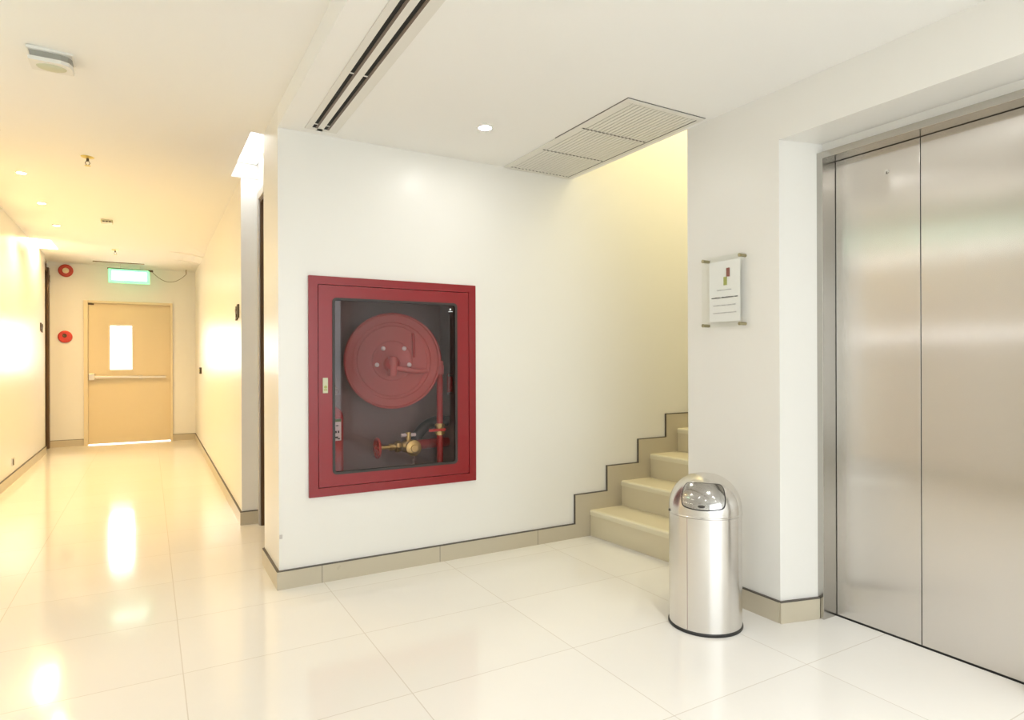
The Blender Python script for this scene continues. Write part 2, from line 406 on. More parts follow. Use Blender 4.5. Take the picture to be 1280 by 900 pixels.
skirt('baseboard_end', [((-1.215, 10.8), (DX0, 10.8), (0, -1)), ((DX1, 10.8), (0.62, 10.8), (0, -1))])
skirt('baseboard_notice', [((XS, 2.40), (XS, 1.845), (-1, 0)), ((XS - 0.008, 1.845), (XE - 0.03, 1.792), (-0.258, -0.966))])
skirt('baseboard_lift', [((XE, -2.7), (XE, OY0 - 0.03), (-1, 0))])

# stepped skirting beside the stairs
sx = [2.463, 2.735, 3.017, 3.283, 3.555, 3.83, 4.10]; sz = [BH, 0.286, 0.457, 0.622, 0.790, 0.96, 1.13]
pts = [(2.463, 0.0)]; line = []
for x, z0, z1 in zip(sx, sz, sz[1:]): pts += [(x, z0), (x, z1)]
pts = pts[:1] + pts[2:] + [(4.59, sz[-1]), (4.59, 0.0)]
b = B(); prism_y(b, pts, YF - T, YF); o = struct('trim_2', b, 'skirt')
b = B()
for i, (x, z0, z1) in enumerate(zip(sx, sz, sz[1:])):
    box(b, x - 0.0055, x, YF - T - 0.001, YF, z0, z1 + 0.0055)
    box(b, x, sx[i + 1] - 0.0055 if i + 1 < len(sx) - 1 else 4.59, YF - T - 0.001, YF, z1, z1 + 0.0055)
obj('top_line', b, 'trimline', o)

# ------------------------------------------------------------------ staircase
st = thing('staircase', 'beige tiled staircase climbing away behind the notice wall', 'staircase', (2.62, 2.92, 0))
rx = [2.583, 2.855, 3.122, 3.39, 3.66, 3.93]; rz = [0.174, 0.345, 0.512, 0.682, 0.852, 1.022]
sh = 0.07
for i, (x, z) in enumerate(zip(rx, rz)):
    y0, y1 = 2.402, YF - T
    xe = 4.59; zb = 0 if i == 0 else rz[i - 1]
    d = sh * (y1 - y0) / 1.0
    b = B(); prism(b, [(x + 0.006, y1), (x + d + 0.006, y0), (xe, y0), (xe, y1)], zb, z - 0.012)
    s = obj('step', b, 'step', st, at=(x, 2.92, zb))
    b = B(); prism(b, [(x + 0.03, y1), (x + d + 0.03, y0), (xe if i == 5 else rx[i + 1] + d + 0.05, y0), (xe if i == 5 else rx[i + 1] + 0.05, y1)], z - 0.013, z); obj('tread', b, 'step', s)
    b = B(); n = 6; prof = [(0.034, 0)] + [(0.0 + 0.017 - 0.017 * math.cos(a), -0.017 + 0.017 * math.sin(a)) for a in [PI / 2 - k * PI / 2 / n for k in range(n + 1)]] + [(0.0, -0.040), (0.034, -0.040)]
    prof = [(0.034, 0.0005)] + [(0.012 - 0.012 * math.sin(k * PI / 2 / n), -0.012 + 0.0125 * math.cos(k * PI / 2 / n)) for k in range(n + 1)] + [(0.0, -0.034), (0.034, -0.034)]
    A = [b.verts.new((x + px_, y1, z + pz)) for px_, pz in prof]; D = [b.verts.new((x + d + px_, y0, z + pz)) for px_, pz in prof]
    b.faces.new(A); b.faces.new(D[::-1])
    for k in range(len(prof)):
        j = (k + 1) % len(prof); b.faces.new([A[k], A[j], D[j], D[k]])
    obj('nosing', b, 'nosing', s, smooth=40)

# ------------------------------------------------------------------ fire hose cabinet
cab = thing('fire_hose_cabinet', 'red metal fire hose cabinet with a glass door set in the white wall', 'fire hose cabinet', (1.23, YF, CZ0))
ox0, ox1, oz0, oz1 = 0.733, 1.722, 0.460, 1.642
dx0, dx1, dz0, dz1 = 0.781, 1.677, 0.506, 1.598
gx0, gx1, gz0, gz1 = 0.858, 1.597, 0.573, 1.528
b = B(); ring_y(b, rect_round(ox0, ox1, oz0, oz1, 0.003, 2), rect_round(dx0, dx1, dz0, dz1, 0.002, 2), YF - 0.014, YF + 0.02); obj('surround', b, 'red', cab)
b = B(); g = 0.0035
ring_y(b, rect_round(dx0 + g, dx1 - g, dz0 + g, dz1 - g, 0.003, 5), rect_round(gx0, gx1, gz0, gz1, 0.022, 5), YF - 0.013, YF + 0.012)
door = obj('cabinet_door', b, 'red', cab)
b = B(); ring_y(b, rect_round(gx0 - 0.001, gx1 + 0.001, gz0 - 0.001, gz1 + 0.001, 0.023, 5), rect_round(gx0 + 0.013, gx1 - 0.013, gz0 + 0.013, gz1 - 0.013, 0.014, 5), YF - 0.0165, YF + 0.006); obj('gasket', b, 'gasket', door)
b = B(); prism_y(b, rect_round(gx0 + 0.0005, gx1 - 0.0005, gz0 + 0.0005, gz1 - 0.0005, 0.021, 5), YF - 0.007, YF - 0.002); obj('glass_pane', b, 'cabglass', door)
b = B(); box(b, 0.806, 0.833, YF - 0.018, YF - 0.012, 1.014, 1.096, 0.002)
lk = obj('latch_plate', b, 'label_pale', door)
b = B(); cyl(b, (0.8195, YF - 0.017, 1.047), (0.8195, YF - 0.022, 1.047), 0.008); box(b, 0.811, 0.828, YF - 0.0195, YF - 0.017, 1.028, 1.036); obj('keyhole', b, 'logo_green', lk)
# small maker's mark: a dot over a bar, white, top corner of the glass
b = B(); cyl(b, (1.556, YF - 0.0065, 1.492), (1.556, YF - 0.0085, 1.492), 0.006); box(b, 1.543, 1.571, YF - 0.0085, YF - 0.0065, 1.477, 1.481); obj('maker_mark', b, 'paper', door)
# box behind
D1 = 3.86
b = B()
box(b, dx0 - 0.012, dx1 + 0.012, D1, D1 + 0.01, dz0 - 0.012, dz1 + 0.012)
box(b, dx0 - 0.015, dx0 - 0.004, YF + 0.02, D1, dz0 - 0.015, dz1 + 0.015)
box(b, dx1 + 0.004, dx1 + 0.015, YF + 0.02, D1, dz0 - 0.015, dz1 + 0.015)
box(b, dx0 - 0.004, dx1 + 0.004, YF + 0.02, D1, dz0 - 0.015, dz0 - 0.004)
box(b, dx0 - 0.004, dx1 + 0.004, YF + 0.02, D1, dz1 + 0.004, dz1 + 0.015)
obj('box', b, 'interior', cab)

# hose reel
RC = Vector((1.262, 3.615, 1.187)); an = math.radians(27)
RN = Vector((-math.sin(an), -math.cos(an), 0)); RRt = Vector((math.cos(an), -math.sin(an), 0))
reel = thing('hose_reel', 'round red hose reel behind the glass of the red cabinet', 'hose reel', RC - Vector((0, 0, 0.29)))
R1 = 0.287
b = B()
prof = [(-0.010, 0.0), (-0.010, R1 - 0.01), (-0.002, R1), (0.008, R1), (0.012, R1 - 0.008), (0.004, R1 - 0.016), (0.000, R1 - 0.04), (0.000, 0.232), (-0.005, 0.226), (-0.005, 0.212), (0.0, 0.206), (0.0, 0.122), (0.006, 0.114), (0.006, 0.098), (0.010, 0.090), (0.010, 0.0)]
lathe(b, prof, RC, RN, 96, caps=False); disc = obj('front_disc', b, 'reel', reel, smooth=30)
b = B(); lathe(b, [(-0.010, 0.0), (-0.010, R1 - 0.004), (0.0, R1), (0.0, 0.0)], RC - RN * 0.115, RN, 96, caps=False); obj('back_disc', b, 'pipe', reel, smooth=30)
b = B(); lathe(b, [(-0.104, 0.10), (-0.012, 0.10)], RC, RN, 48); obj('drum', b, 'pipe', reel, smooth=30)
b = B(); pts = []
for k in range(0, 361):
    t = k / 360; turns = 4; a = 2 * PI * turns * t
    pts.append(RC - RN * (0.03 + 0.068 * t) + (RRt * math.cos(a) + Vector((0, 0, 1)) * math.sin(a)) * 0.262)
tube(b, pts, 0.013, 8); obj('hose', b, 'hose', reel, smooth=60)
def on_disc(u, w, d=0.0): return RC + RRt * u + Vector((0, 0, w)) + RN * d
for u, w in ((-0.051, 0.073), (0.073, 0.073), (-0.088, -0.024), (0.102, -0.024)):
    b = B(); lathe(b, [(0.0, 0.014), (0.008, 0.013), (0.013, 0.008), (0.014, 0.0)], on_disc(u, w, 0.004), RN, 20, caps=False); obj('bolt', b, 'paper', disc, smooth=40)
b = B(); tube(b, [on_disc(0.125, 0.165, 0.006), on_disc(0.128, 0.12, 0.010), on_disc(0.130, 0.02, 0.010)], 0.009, 10); obj('crank_bar', b, 'pipe', disc, smooth=40)
# swivel elbow and swing arm
b = B(); lathe(b, [(0.0, 0.05), (0.02, 0.048), (0.022, 0.030), (0.075, 0.028)], on_disc(0.0, -0.02, 0.008), RN, 32); obj('hub', b, 'pipe', reel, smooth=35)
h0 = on_disc(0.012, 0.01, 0.06); 
b = B(); cyl(b, h0 + Vector((0, 0, 0.012)), h0 + Vector((0, 0, -0.098)), 0.026, 28); lathe(b, [(0, 0.030), (0.03, 0.030)], h0 + Vector((0, 0, -0.03)), (0, 0, 1), 28); obj('swivel_elbow', b, 'reel', reel, smooth=35)
# supply pipework
PX, PY = 1.535, 3.535
pw = thing('supply_pipe', 'upright red pipe feeding the hose reel inside the red cabinet', 'pipe', (PX, PY, dz0 - 0.004))
b = B(); cyl(b, (PX, PY, dz0 - 0.004), (PX, PY, 1.175), 0.019, 24); obj('riser', b, 'pipe', pw, smooth=35)
b = B(); tube(b, [h0 + Vector((0.02, 0.0, -0.055)), Vector((1.36, PY - 0.01, 1.125)), Vector((1.45, PY, 1.125)), Vector((PX - 0.01, PY, 1.128))], 0.016, 14); obj('arm', b, 'reel', pw, smooth=40)
b = B(); lathe(b, [(0, 0.026), (0.055, 0.026)], (PX, PY, 1.105), (0, 0, 1), 24); lathe(b, [(0, 0.023), (0.02, 0.023)], (PX, PY, 1.165), (0, 0, 1), 24); obj('tee', b, 'reel', pw, smooth=40)
b = B(); cyl(b, (PX, PY, 0.735), (PX, PY, 0.805), 0.024, 8); lathe(b, [(0, 0.03), (0.012, 0.03)], (PX, PY, 0.742), (0, 0, 1), 6); lathe(b, [(0, 0.03), (0.012, 0.03)], (PX, PY, 0.788), (0, 0, 1), 6)
cyl(b, (PX, PY - 0.02, 0.772), (PX, PY - 0.055, 0.772), 0.010); vv = obj('ball_valve', b, 'brass', pw, smooth=30)
b = B(); box(b, PX - 0.095, PX + 0.012, PY - 0.062, PY - 0.055, 0.764, 0.780, 0.002); obj('lever', b, 'bright_red', vv)
# large curved elbow and landing valve
lv = thing('landing_valve', 'brass landing valve with a round cap at the bottom of the red cabinet', 'valve', (1.372, 3.62, 0.62))
VX, VY, VZ = 1.372, 3.60, 0.667
b = B(); lathe(b, [(-0.045, 0.026), (-0.03, 0.036), (0, 0.042), (0.03, 0.036), (0.05, 0.030)], (VX, VY + 0.04, VZ), (1, 0, 0), 28)
lathe(b, [(0, 0.030), (0.045, 0.030), (0.046, 0.038), (0.06, 0.038)], (VX, VY + 0.03, VZ), (0, -1, 0), 28)
cyl(b, (VX - 0.004, VY + 0.03, VZ + 0.02), (VX - 0.004, VY + 0.03, VZ + 0.085), 0.017, 16); obj('valve_body', b, 'brass', lv, smooth=35)
b = B(); lathe(b, [(0, 0.046), (0.018, 0.048), (0.022, 0.040), (0.024, 0.022), (0.032, 0.020), (0.033, 0.0)], (VX + 0.002, VY - 0.03, VZ - 0.004), (0, -1, 0), 36); obj('outlet_cap', b, 'brass', lv, smooth=35)
for s in (-1, 1):
    b = B(); cyl(b, (VX - 0.004 + s * 0.012, VY + 0.03, VZ + 0.068), (VX - 0.004 + s * 0.046, VY + 0.03, VZ + 0.068), 0.011, 14)
    obj('lug', b, 'paper', lv, smooth=35)
b = B(); cyl(b, (VX - 0.04, VY + 0.04, VZ), (VX - 0.19, VY + 0.04, VZ), 0.012, 16); lathe(b, [(0, 0.032), (0.016, 0.036), (0.03, 0.032)], (VX - 0.052, VY + 0.04, VZ), (-1, 0, 0), 8); lathe(b, [(0, 0.020), (0.03, 0.022)], (VX - 0.09, VY + 0.04, VZ), (-1, 0, 0), 8); obj('spindle', b, 'brass', lv, smooth=25)
b = B(); wc = Vector((VX - 0.195, VY + 0.04, VZ)); tube(b, [wc + Vector((0, math.cos(a) * 0.055, math.sin(a) * 0.055)) for a in [2 * PI * k / 32 for k in range(33)]], 0.0085, 8)
for k in range(3):
    a = PI * k / 3 + 0.3; cyl(b, wc - Vector((0, math.cos(a), math.sin(a))) * 0.055, wc + Vector((0, math.cos(a), math.sin(a))) * 0.055, 0.005, 8)
lathe(b, [(0, 0.014), (0.02, 0.012)], wc, (-1, 0, 0), 12); obj('hand_wheel', b, 'bright_red', lv, smooth=40)
b = B()
for k in range(7):
    c0 = Vector((VX + 0.006 * math.sin(k * 2.1), VY - 0.05, VZ - 0.055 - k * 0.0095)); ax = Vector((1, 0, 0)) if k % 2 else Vector((0, 1, 0))
    tube(b, [c0 + ax * math.cos(a) * 0.0045 + Vector((0, 0, math.sin(a) * 0.0075)) for a in [2 * PI * q / 10 for q in range(11)]], 0.0016, 6)
obj('chain', b, 'chrome', lv, smooth=40)
b = B(); pts = [Vector((VX + 0.03, VY + 0.05, VZ))]
for k in range(13):
    a = PI + (-PI / 2) * k / 12
    pts.append(Vector((VX + 0.27 + 0.19 * math.cos(a) - 0.02, 3.70, VZ - 0.03 + 0.17 * math.sin(a))))
pts += [Vector((1.66, 3.70, 0.80))]
tube(b, pts[1:], 0.034, 20); obj('bent_pipe', b, 'hose', lv, smooth=40)
b = B(); cyl(b, (VX + 0.04, VY + 0.06, VZ), (1.66, 3.70, VZ), 0.03, 20); obj('inlet_pipe', b, 'pipe', lv, smooth=40)
# side valve against the inner wall
sv = thing('side_valve', 'short red valve on the inner side wall of the red cabinet', 'valve', (1.64, 3.60, 1.0))
b = B(); cyl(b, (1.632, 3.60, 0.985), (1.632, 3.60, 1.105), 0.019, 18); obj('valve_barrel', b, 'pipe', sv, smooth=35)
for z in (0.985, 1.095):
    b = B(); cyl(b, (1.612, 3.58, z), (1.655, 3.58, z), 0.008, 10); obj('clip', b, 'chrome', sv, smooth=35)
# extinguisher at the near corner
ex = thing('fire_extinguisher', 'red fire extinguisher with a pale label in the lower corner of the red cabinet', 'fire extinguisher', (0.885, 3.53, dz0))
EX, EY = 0.882, 3.53
b = B(); lathe(b, [(0, 0.058), (0.008, 0.062), (0.37, 0.062), (0.40, 0.055), (0.42, 0.035), (0.43, 0.018), (0.445, 0.016)], (EX, EY, dz0 - 0.004), (0, 0, 1), 40); obj('cylinder_body', b, 'pipe', ex, smooth=35)
b = B(); n = 8; R = 0.0628
A = []
for k in range(n + 1):
    a = math.radians(-100 + 48 * k / n); A.append((EX + R * math.cos(a), EY + R * math.sin(a)))
for (p, q) in zip(A, A[1:]): b.faces.new([b.verts.new((*p, 0.748)), b.verts.new((*q, 0.748)), b.verts.new((*q, 0.868)), b.verts.new((*p, 0.868))])
bmesh.ops.remove_doubles(b, verts=b.verts, dist=1e-5); bmesh.ops.solidify(b, geom=b.faces[:], thickness=0.0006); lb = obj('paper_label', b, 'paper', ex)
b = B()
for z0, z1, u0, u1 in ((0.852, 0.867, 0.05, 0.95),):
    P = [(EX + (R + .001) * math.cos(math.radians(-100 + 48 * u)), EY + (R + .001) * math.sin(math.radians(-100 + 48 * u))) for u in (u0, .35, .65, u1)]
    for p, q in zip(P, P[1:]): b.faces.new([b.verts.new((*p, z0)), b.verts.new((*q, z0)), b.verts.new((*q, z1)), b.verts.new((*p, z1))])
bmesh.ops.solidify(b, geom=b.faces[:], thickness=0.0005); obj('green_band', b, 'label_green', lb)
b = B()
for z0, z1, u0, u1 in ((0.828, 0.834, .3, .6), (0.790, 0.803, .25, .7), (0.762, 0.772, .2, .55), (0.756, 0.762, .5, .8)):
    P = [(EX + (R + .001) * math.cos(math.radians(-100 + 48 * u)), EY + (R + .001) * math.sin(math.radians(-100 + 48 * u))) for u in (u0, u1)]
    b.faces.new([b.verts.new((*P[0], z0)), b.verts.new((*P[1], z0)), b.verts.new((*P[1], z1)), b.verts.new((*P[0], z1))])
bmesh.ops.solidify(b, geom=b.faces[:], thickness=0.0005); obj('black_print', b, 'ink', lb)
b = B(); tube(b, [Vector((0.895 + 0.016 * math.cos(a), 3.50, 1.02 + 0.016 * math.sin(a))) for a in [2 * PI * q / 18 for q in range(19)]], 0.0025, 6)
tube(b, [(0.895, 3.50, 1.036), (0.890, 3.50, 1.065), (0.893, 3.51, 1.09)], 0.003, 6); tube(b, [(0.893, 3.51, 1.00), (0.888, 3.52, 0.96), (0.882, 3.53, 0.935)], 0.0022, 6); obj('pull_ring', b, 'chrome', ex, smooth=50)
b = B(); box(b, 0.868, 0.895, 3.505, 3.555, 0.938, 0.958, 0.004); box(b, 0.872, 0.891, 3.48, 3.56, 0.962, 0.970, 0.002); obj('valve_head', b, 'black', ex)

# ------------------------------------------------------------------ lift
lift = thing('elevator_entrance', 'brushed steel lift entrance with sliding doors set in a shallow recess', 'elevator', (XE, 1.38, 0))
FX0, FX1 = 2.655, 2.772
b = B(); box(b, FX0, FX1, 1.764, 1.800, 0, 2.130, 0.0015); obj('jamb', b, 'frame_steel', lift)
b = B(); box(b, FX0, FX1, OY0 - 0.005, OY0 + 0.024, 0, 2.130, 0.0015); obj('jamb', b, 'frame_steel', lift)
b = B(); box(b, FX0, FX1, OY0 + 0.024, 1.766, 2.100, 2.130, 0.0015); obj('header', b, 'frame_steel', lift)
DXP = 2.752
b = B(); box(b, DXP, DXP + 0.03, 1.3965, 1.762, 0.006, 2.098, 0.0015); d1 = obj('door_panel', b, 'lift_steel', lift)
b = B(); box(b, DXP, DXP + 0.03, OY0 + 0.026, 1.3935, 0.006, 2.098, 0.0015); obj('door_panel', b, 'lift_steel', lift)
b = B(); cyl(b, (DXP + 0.002, 1.53, 1.992), (DXP - 0.003, 1.53, 1.992), 0.009); ky = obj('release_keyhole', b, 'chrome', d1, smooth=40)
b = B(); box(b, DXP - 0.004, DXP - 0.0025, 1.528, 1.532, 1.982, 1.992); obj('key_slot', b, 'trimline', ky)
b = B(); box(b, DXP + 0.031, DXP + 0.05, OY0 + 0.024, 1.767, 0, 2.12); obj('shaft_seal', b, 'black', lift)
b = B(); box(b, DXP - 0.003, DXP + 0.031, OY0 + 0.024, 1.766, 0.0, 0.003); obj('sill', b, 'black', lift)

# ------------------------------------------------------------------ pedal-free dome bin
BX, BY, BR, BZ = 2.170, 2.018, 0.1575, 0.502
bn = thing('dome_top_bin', 'brushed steel dome topped litter bin standing on the tiles by the notice wall', 'litter bin', (BX, BY, 0))
b = B(); lathe(b, [(0, 0.150), (0, 0.160), (0.003, 0.162), (0.010, 0.162), (0.014, 0.158), (0.014, 0.150)], (BX, BY, 0.0), (0, 0, 1), 96, caps=True); obj('base_ring', b, 'black', bn, smooth=40)
b = B(); lathe(b, [(0.013, BR - 0.003), (0.013, BR), (BZ - 0.002, BR), (BZ - 0.002, BR - 0.004)], (BX, BY, 0), (0, 0, 1), 128, caps=True); body = obj('body', b, 'bin_steel', bn, smooth=30, at=(BX, BY, 0.25))
fa = math.atan2(-BY, -BX)        # towards the room
sa = fa - math.radians(28)
b = B(); ux, uy = math.cos(sa), math.sin(sa); P = Vector((BX + ux * BR, BY + uy * BR, 0)); tng = Vector((-uy, ux, 0))
pr_ = [P + tng * 0.0012 + Vector((ux, uy, 0)) * 0.0006, P - tng * 0.0012 + Vector((ux, uy, 0)) * 0.0006, P - tng * 0.0012 - Vector((ux, uy, 0)) * 0.002, P + tng * 0.0012 - Vector((ux, uy, 0)) * 0.002]
prism(b, [(p.x, p.y) for p in pr_], 0.016, BZ - 0.004); obj('seam', b, 'interior', body)
HD = 0.172
def dome_r(t):   # t 0..1 -> (radius, z) of the dome outline
    a = t * PI / 2
    return (BR + 0.001) * math.cos(a) ** 0.86, BZ + 0.016 + (HD - 0.016) * math.sin(a) ** 1.0
prof = [(BZ, BR - 0.004), (BZ, BR + 0.003), (BZ + 0.004, BR + 0.003), (BZ + 0.006, BR + 0.001), (BZ + 0.016, BR + 0.001)] + [(dome_r(k / 28)[1], dome_r(k / 28)[0]) for k in range(1, 28)] + [(BZ + HD, 0)]
b = B(); lathe(b, prof, (BX, BY, 0), (0, 0, 1), 128, caps=False); lid = obj('dome_lid', b, 'bin_steel', bn, smooth=30, at=(BX, BY, BZ))
def dome_pt(az, t, off=0.0):
    r, z = dome_r(t); e = 0.01; r2, z2 = dome_r(min(1, t + e)); r1, z1 = dome_r(max(0, t - e))
    tr, tz = r2 - r1, z2 - z1; l = math.hypot(tr, tz) or 1; nr, nz = tz / l, -tr / l
    return Vector((BX + (r + nr * off) * math.cos(az), BY + (r + nr * off) * math.sin(az), z + nz * off))
fz = fa - math.radians(3)
def patch(bm, grow, off, thick, nu=28, nv=16):
    g = {}
    T0, T1 = 0.10, 0.60
    for i in range(nu + 1):
        for j in range(nv + 1):
            u = -1 + 2 * i / nu; v = -1 + 2 * j / nv
            k = 0.35                                    # squircle mapping rounds the corners
            uu = u * math.sqrt(1 - v * v * k * abs(u) ** 6 * 0.9) ; vv = v * math.sqrt(1 - u * u * k * abs(v) ** 6 * 0.9)
            t = (T0 + T1) / 2 + (T1 - T0) / 2 * vv * (1 + grow * 2)
            half = math.radians(37.5 + grow * 70) * (1 + 0.05 * vv)
            if vv > 0: half *= 1 + 0.20 * vv
            g[i, j] = bm.verts.new(dome_pt(fz + half * uu, t, off))
    for i in range(nu):
        for j in range(nv): bm.faces.new([g[i, j], g[i + 1, j], g[i + 1, j + 1], g[i, j + 1]])
    bmesh.ops.solidify(bm, geom=bm.faces[:], thickness=thick); return bm
b = patch(B(), 0.038, 0.0012, 0.001); obj('flap_gap', b, 'gasket', lid, smooth=30)
b = patch(B(), 0.0, 0.0035, 0.002); flap = obj('push_flap', b, 'flap_steel', lid, smooth=30)
b = B()
c0 = dome_pt(fz - math.radians(2), 0.155, 0.006)
ball(b, c0, 0.016, (1, 1, 0.35)); obj('push_mark', b, 'gasket', flap, smooth=60)
for s in (-1, 1):
    b = B(); q = Vector((BX, BY, BZ + 0.008)) + R0 * s * (BR + 0.001); lathe(b, [(0, 0.006), (0.004, 0.005), (0.006, 0)], q, R0 * s, 14, caps=False); obj('rivet', b, 'trimline', lid, smooth=40)

# ------------------------------------------------------------------ notice on the wall
ns = thing('notice_board', 'clear acrylic notice holder with a white sheet on the wall above the steel bin', 'notice', (XS, 2.14, 1.35))
ax = 2.424
b = B(); box(b, ax - 0.002, ax + 0.002, 2.018, 2.268, 1.345, 1.693, 0.001); obj('acrylic_sheet', b, 'acrylic', ns)
b = B(); box(b, ax + 0.0025, ax + 0.0035, 2.034, 2.222, 1.372, 1.668); pp = obj('paper_sheet', b, 'paper', ns)
for y in (2.030, 2.256):
    for z in (1.357, 1.681):
        b = B(); cyl(b, (XS, y, z), (ax - 0.006, y, z), 0.0075, 18); lathe(b, [(0, 0.0085), (0.005, 0.0085), (0.007, 0.006)], (ax - 0.004, y, z), (-1, 0, 0), 18); obj('standoff', b, 'standoff', ns, smooth=35)
xf = ax - 0.0024
b = B(); box(b, xf, xf + 0.006, 2.095, 2.112, 1.588, 1.630); obj('logo_upper_block', b, 'logo_brown', pp)
b = B(); box(b, xf, xf + 0.006, 2.112, 2.129, 1.548, 1.588); obj('logo_lower_block', b, 'logo_green', pp)
def words(name, y0, y1, z, h, m, lens):
    """a line of small print: word-long runs of tiny strokes (too small to read in the photograph)"""
    b = B(); tot = sum(lens) + len(lens) - 1; u = (y1 - y0) / tot; y = y1
    for L in lens:
        for k in range(L):
            a = y - u * k; hh = h * (1.0 if random.random() < .3 else 0.72)
            box(b, xf + 0.0005, xf + 0.006, a - u * 0.80, a - u * 0.10, z, z + hh)
        y -= u * (L + 1)
    obj(name, b, m, pp)
words('caption', 2.085, 2.170, 1.524, 0.0035, 'ink_pale', (5, 4, 6))
words('heading', 2.047, 2.205, 1.487, 0.0055, 'ink', (9, 12, 3))
words('text_line', 2.060, 2.196, 1.450, 0.004, 'ink_pale', (8, 5, 5, 3))
words('text_line', 2.055, 2.196, 1.413, 0.004, 'ink_pale', (7, 6, 9))

# ------------------------------------------------------------------ ceiling fittings
# slot diffuser, runs to the hose wall
sl = thing('slot_diffuser', 'long air slot with two black lines running across the lobby ceiling', 'air vent', (0.785, 1.9, HC))
y0, y1 = -1.2, 3.36
zt = HC - 0.001
b = B()
for x0, x1 in ((0.705, 0.735), (0.763, 0.794), (0.822, 0.868)): box(b, x0, x1, y0, y1, zt - 0.004, zt, 0.001)
box(b, 0.735, 0.822, y1 - 0.03, y1, zt - 0.004, zt); box(b, 0.735, 0.822, y0, y0 + 0.02, zt - 0.004, zt)
obj('slot_frame', b, 'vent', sl)
b = B()
for x0, x1 in ((0.735, 0.763), (0.794, 0.822)): box(b, x0, x1, y0 + .02, y1 - .03, zt - 0.0015, zt)
obj('slot_opening', b, 'slot', sl)
for x0, x1 in ((0.735, 0.763), (0.794, 0.822)):
    b = B(); box(b, x1 - 0.011, x1, y0 + .02, y1 - .03, zt - 0.004, zt - 0.0015); obj('deflector_blade', b, 'slotside', sl)
    for y in (3.27, 2.62, 1.7):
        b = B(); box(b, x0, x1 - 0.010, y, y + 0.008, zt - 0.0035, zt - 0.0015); obj('blade_clip', b, 'vent', sl)

# ceiling grille: three linked louvred panels
gr = thing('ceiling_grille', 'white louvred air grille in the lobby ceiling above the stair opening', 'air vent', (2.17, 2.86, HC))
x0, x1, y0, y1 = 1.925, 2.425, 2.245, 3.425
b = B(); ring = [(x0, y0), (x1, y0), (x1, y1), (x0, y1)]; fw = 0.03
for a in ((x0, x1, y0, y0 + fw), (x0, x1, y1 - fw, y1), (x0, x0 + fw, y0 + fw, y1 - fw), (x1 - fw, x1, y0 + fw, y1 - fw)): box(b, *a, HC - 0.007, HC, 0.0015)
obj('grille_frame', b, 'vent', gr)
b = B(); box(b, x0 + fw, x1 - fw, y0 + fw, y1 - fw, HC - 0.0012, HC - 0.0002); obj('back_shade', b, 'necky', gr)
b = B(); box(b, x0 - 0.003, x0, y0 - .003, y0 + 0.6, HC - 0.003, HC); box(b, x0, x1, y0 - 0.003, y0, HC - 0.003, HC); box(b, x1 - fw - 0.0015, x1 - fw + 0.0015, y0 + fw, y1 - fw, HC - 0.0078, HC - 0.006); obj('edge_gap', b, 'trimline', gr)
yb = [y0 + fw, y0 + fw + 0.372, y0 + fw + 0.75, y1 - fw]; ns_ = 17
for i in range(3):
    ya, yc = yb[i] + 0.004, yb[i + 1] - 0.007
    b = B()
    for k in range(ns_):
        xx = x0 + fw + (x1 - x0 - 2 * fw) * (k + 0.5) / ns_; w = (x1 - x0 - 2 * fw) / ns_ * 0.46
        prism_y(b, [(xx - w, HC - 0.0055), (xx + w * 0.9, HC - 0.0055), (xx + w * 0.9, HC - 0.0015), (xx - w * 0.6, HC - 0.0015)], ya, yc)
    obj('louvre_panel', b, 'vent', gr)
    b = B()
    for k in range(ns_):
        xx = x0 + fw + (x1 - x0 - 2 * fw) * (k + 0.5) / ns_; box(b, xx - 0.0035, xx + 0.0055, yc + 0.0005, yc + 0.0105, HC - 0.0065, HC - 0.0015)
    obj('louvre_gap', b, 'trimline', gr)

# downlights
def downlight(x, y, z, label, cat, group, glow, power, col, r=0.033, ang=125, nm='downlight'):
    t = thing(nm, label, cat, (x, y, z), group)
    b = B(); lathe(b, [(0, r), (0, r + 0.014), (-0.003, r + 0.013), (-0.004, r), (-0.001, r - 0.001)], (x, y, z), (0, 0, 1), 28, caps=False); obj('trim_ring', b, 'white', t, smooth=40)
    b = B(); lathe(b, [(-0.0025, 0), (-0.0025, r - 0.001), (-0.0005, r)], (x, y, z), (0, 0, 1), 28, caps=False); obj('lens', b, glow, t, smooth=40)
    spot('downlight_beam', (x, y, z - 0.006), power, col, ang)
    return t
G1 = 'downlights in the lobby ceiling'
COOL = (0.99, 0.98, 0.965)
downlight(1.52, 2.90, HC, 'round white downlight in the lobby ceiling between air slot and grille', 'ceiling light', G1, 'lampstrong', 5, COOL, ang=86)
for y, l in ((0.80, 'round white downlight in the lobby ceiling in front of the lift doors'), (-0.25, 'round white downlight in the middle of the lobby ceiling'), (-1.3, 'round white downlight in the lobby ceiling nearest the glazed front')):
    downlight(1.52, y, HC, l, 'ceiling light', G1, 'lampstrong', 70, COOL, ang=86)
for y, l in ((2.40, 'added fill downlight over the mouth of the corridor beside the air slot'), (0.9, 'second added fill downlight out from the mouth of the corridor'), (-0.6, 'added fill downlight on the corridor side nearest the glazed front')):
    downlight(-0.30, y, cz(-0.3, y), l, 'ceiling light', G1, 'lamp', 22, (1.0, 0.97, 0.94), ang=135)  # unseen row added to brighten the floor at the near end of the corridor
G2 = 'downlights along the corridor'
lab = {6: 'corridor downlight nearest the camera of the row by the washed wall', 7: 'middle downlight of the corridor row by the washed wall', 8: 'farthest downlight of the corridor row, nearest the exit door'}
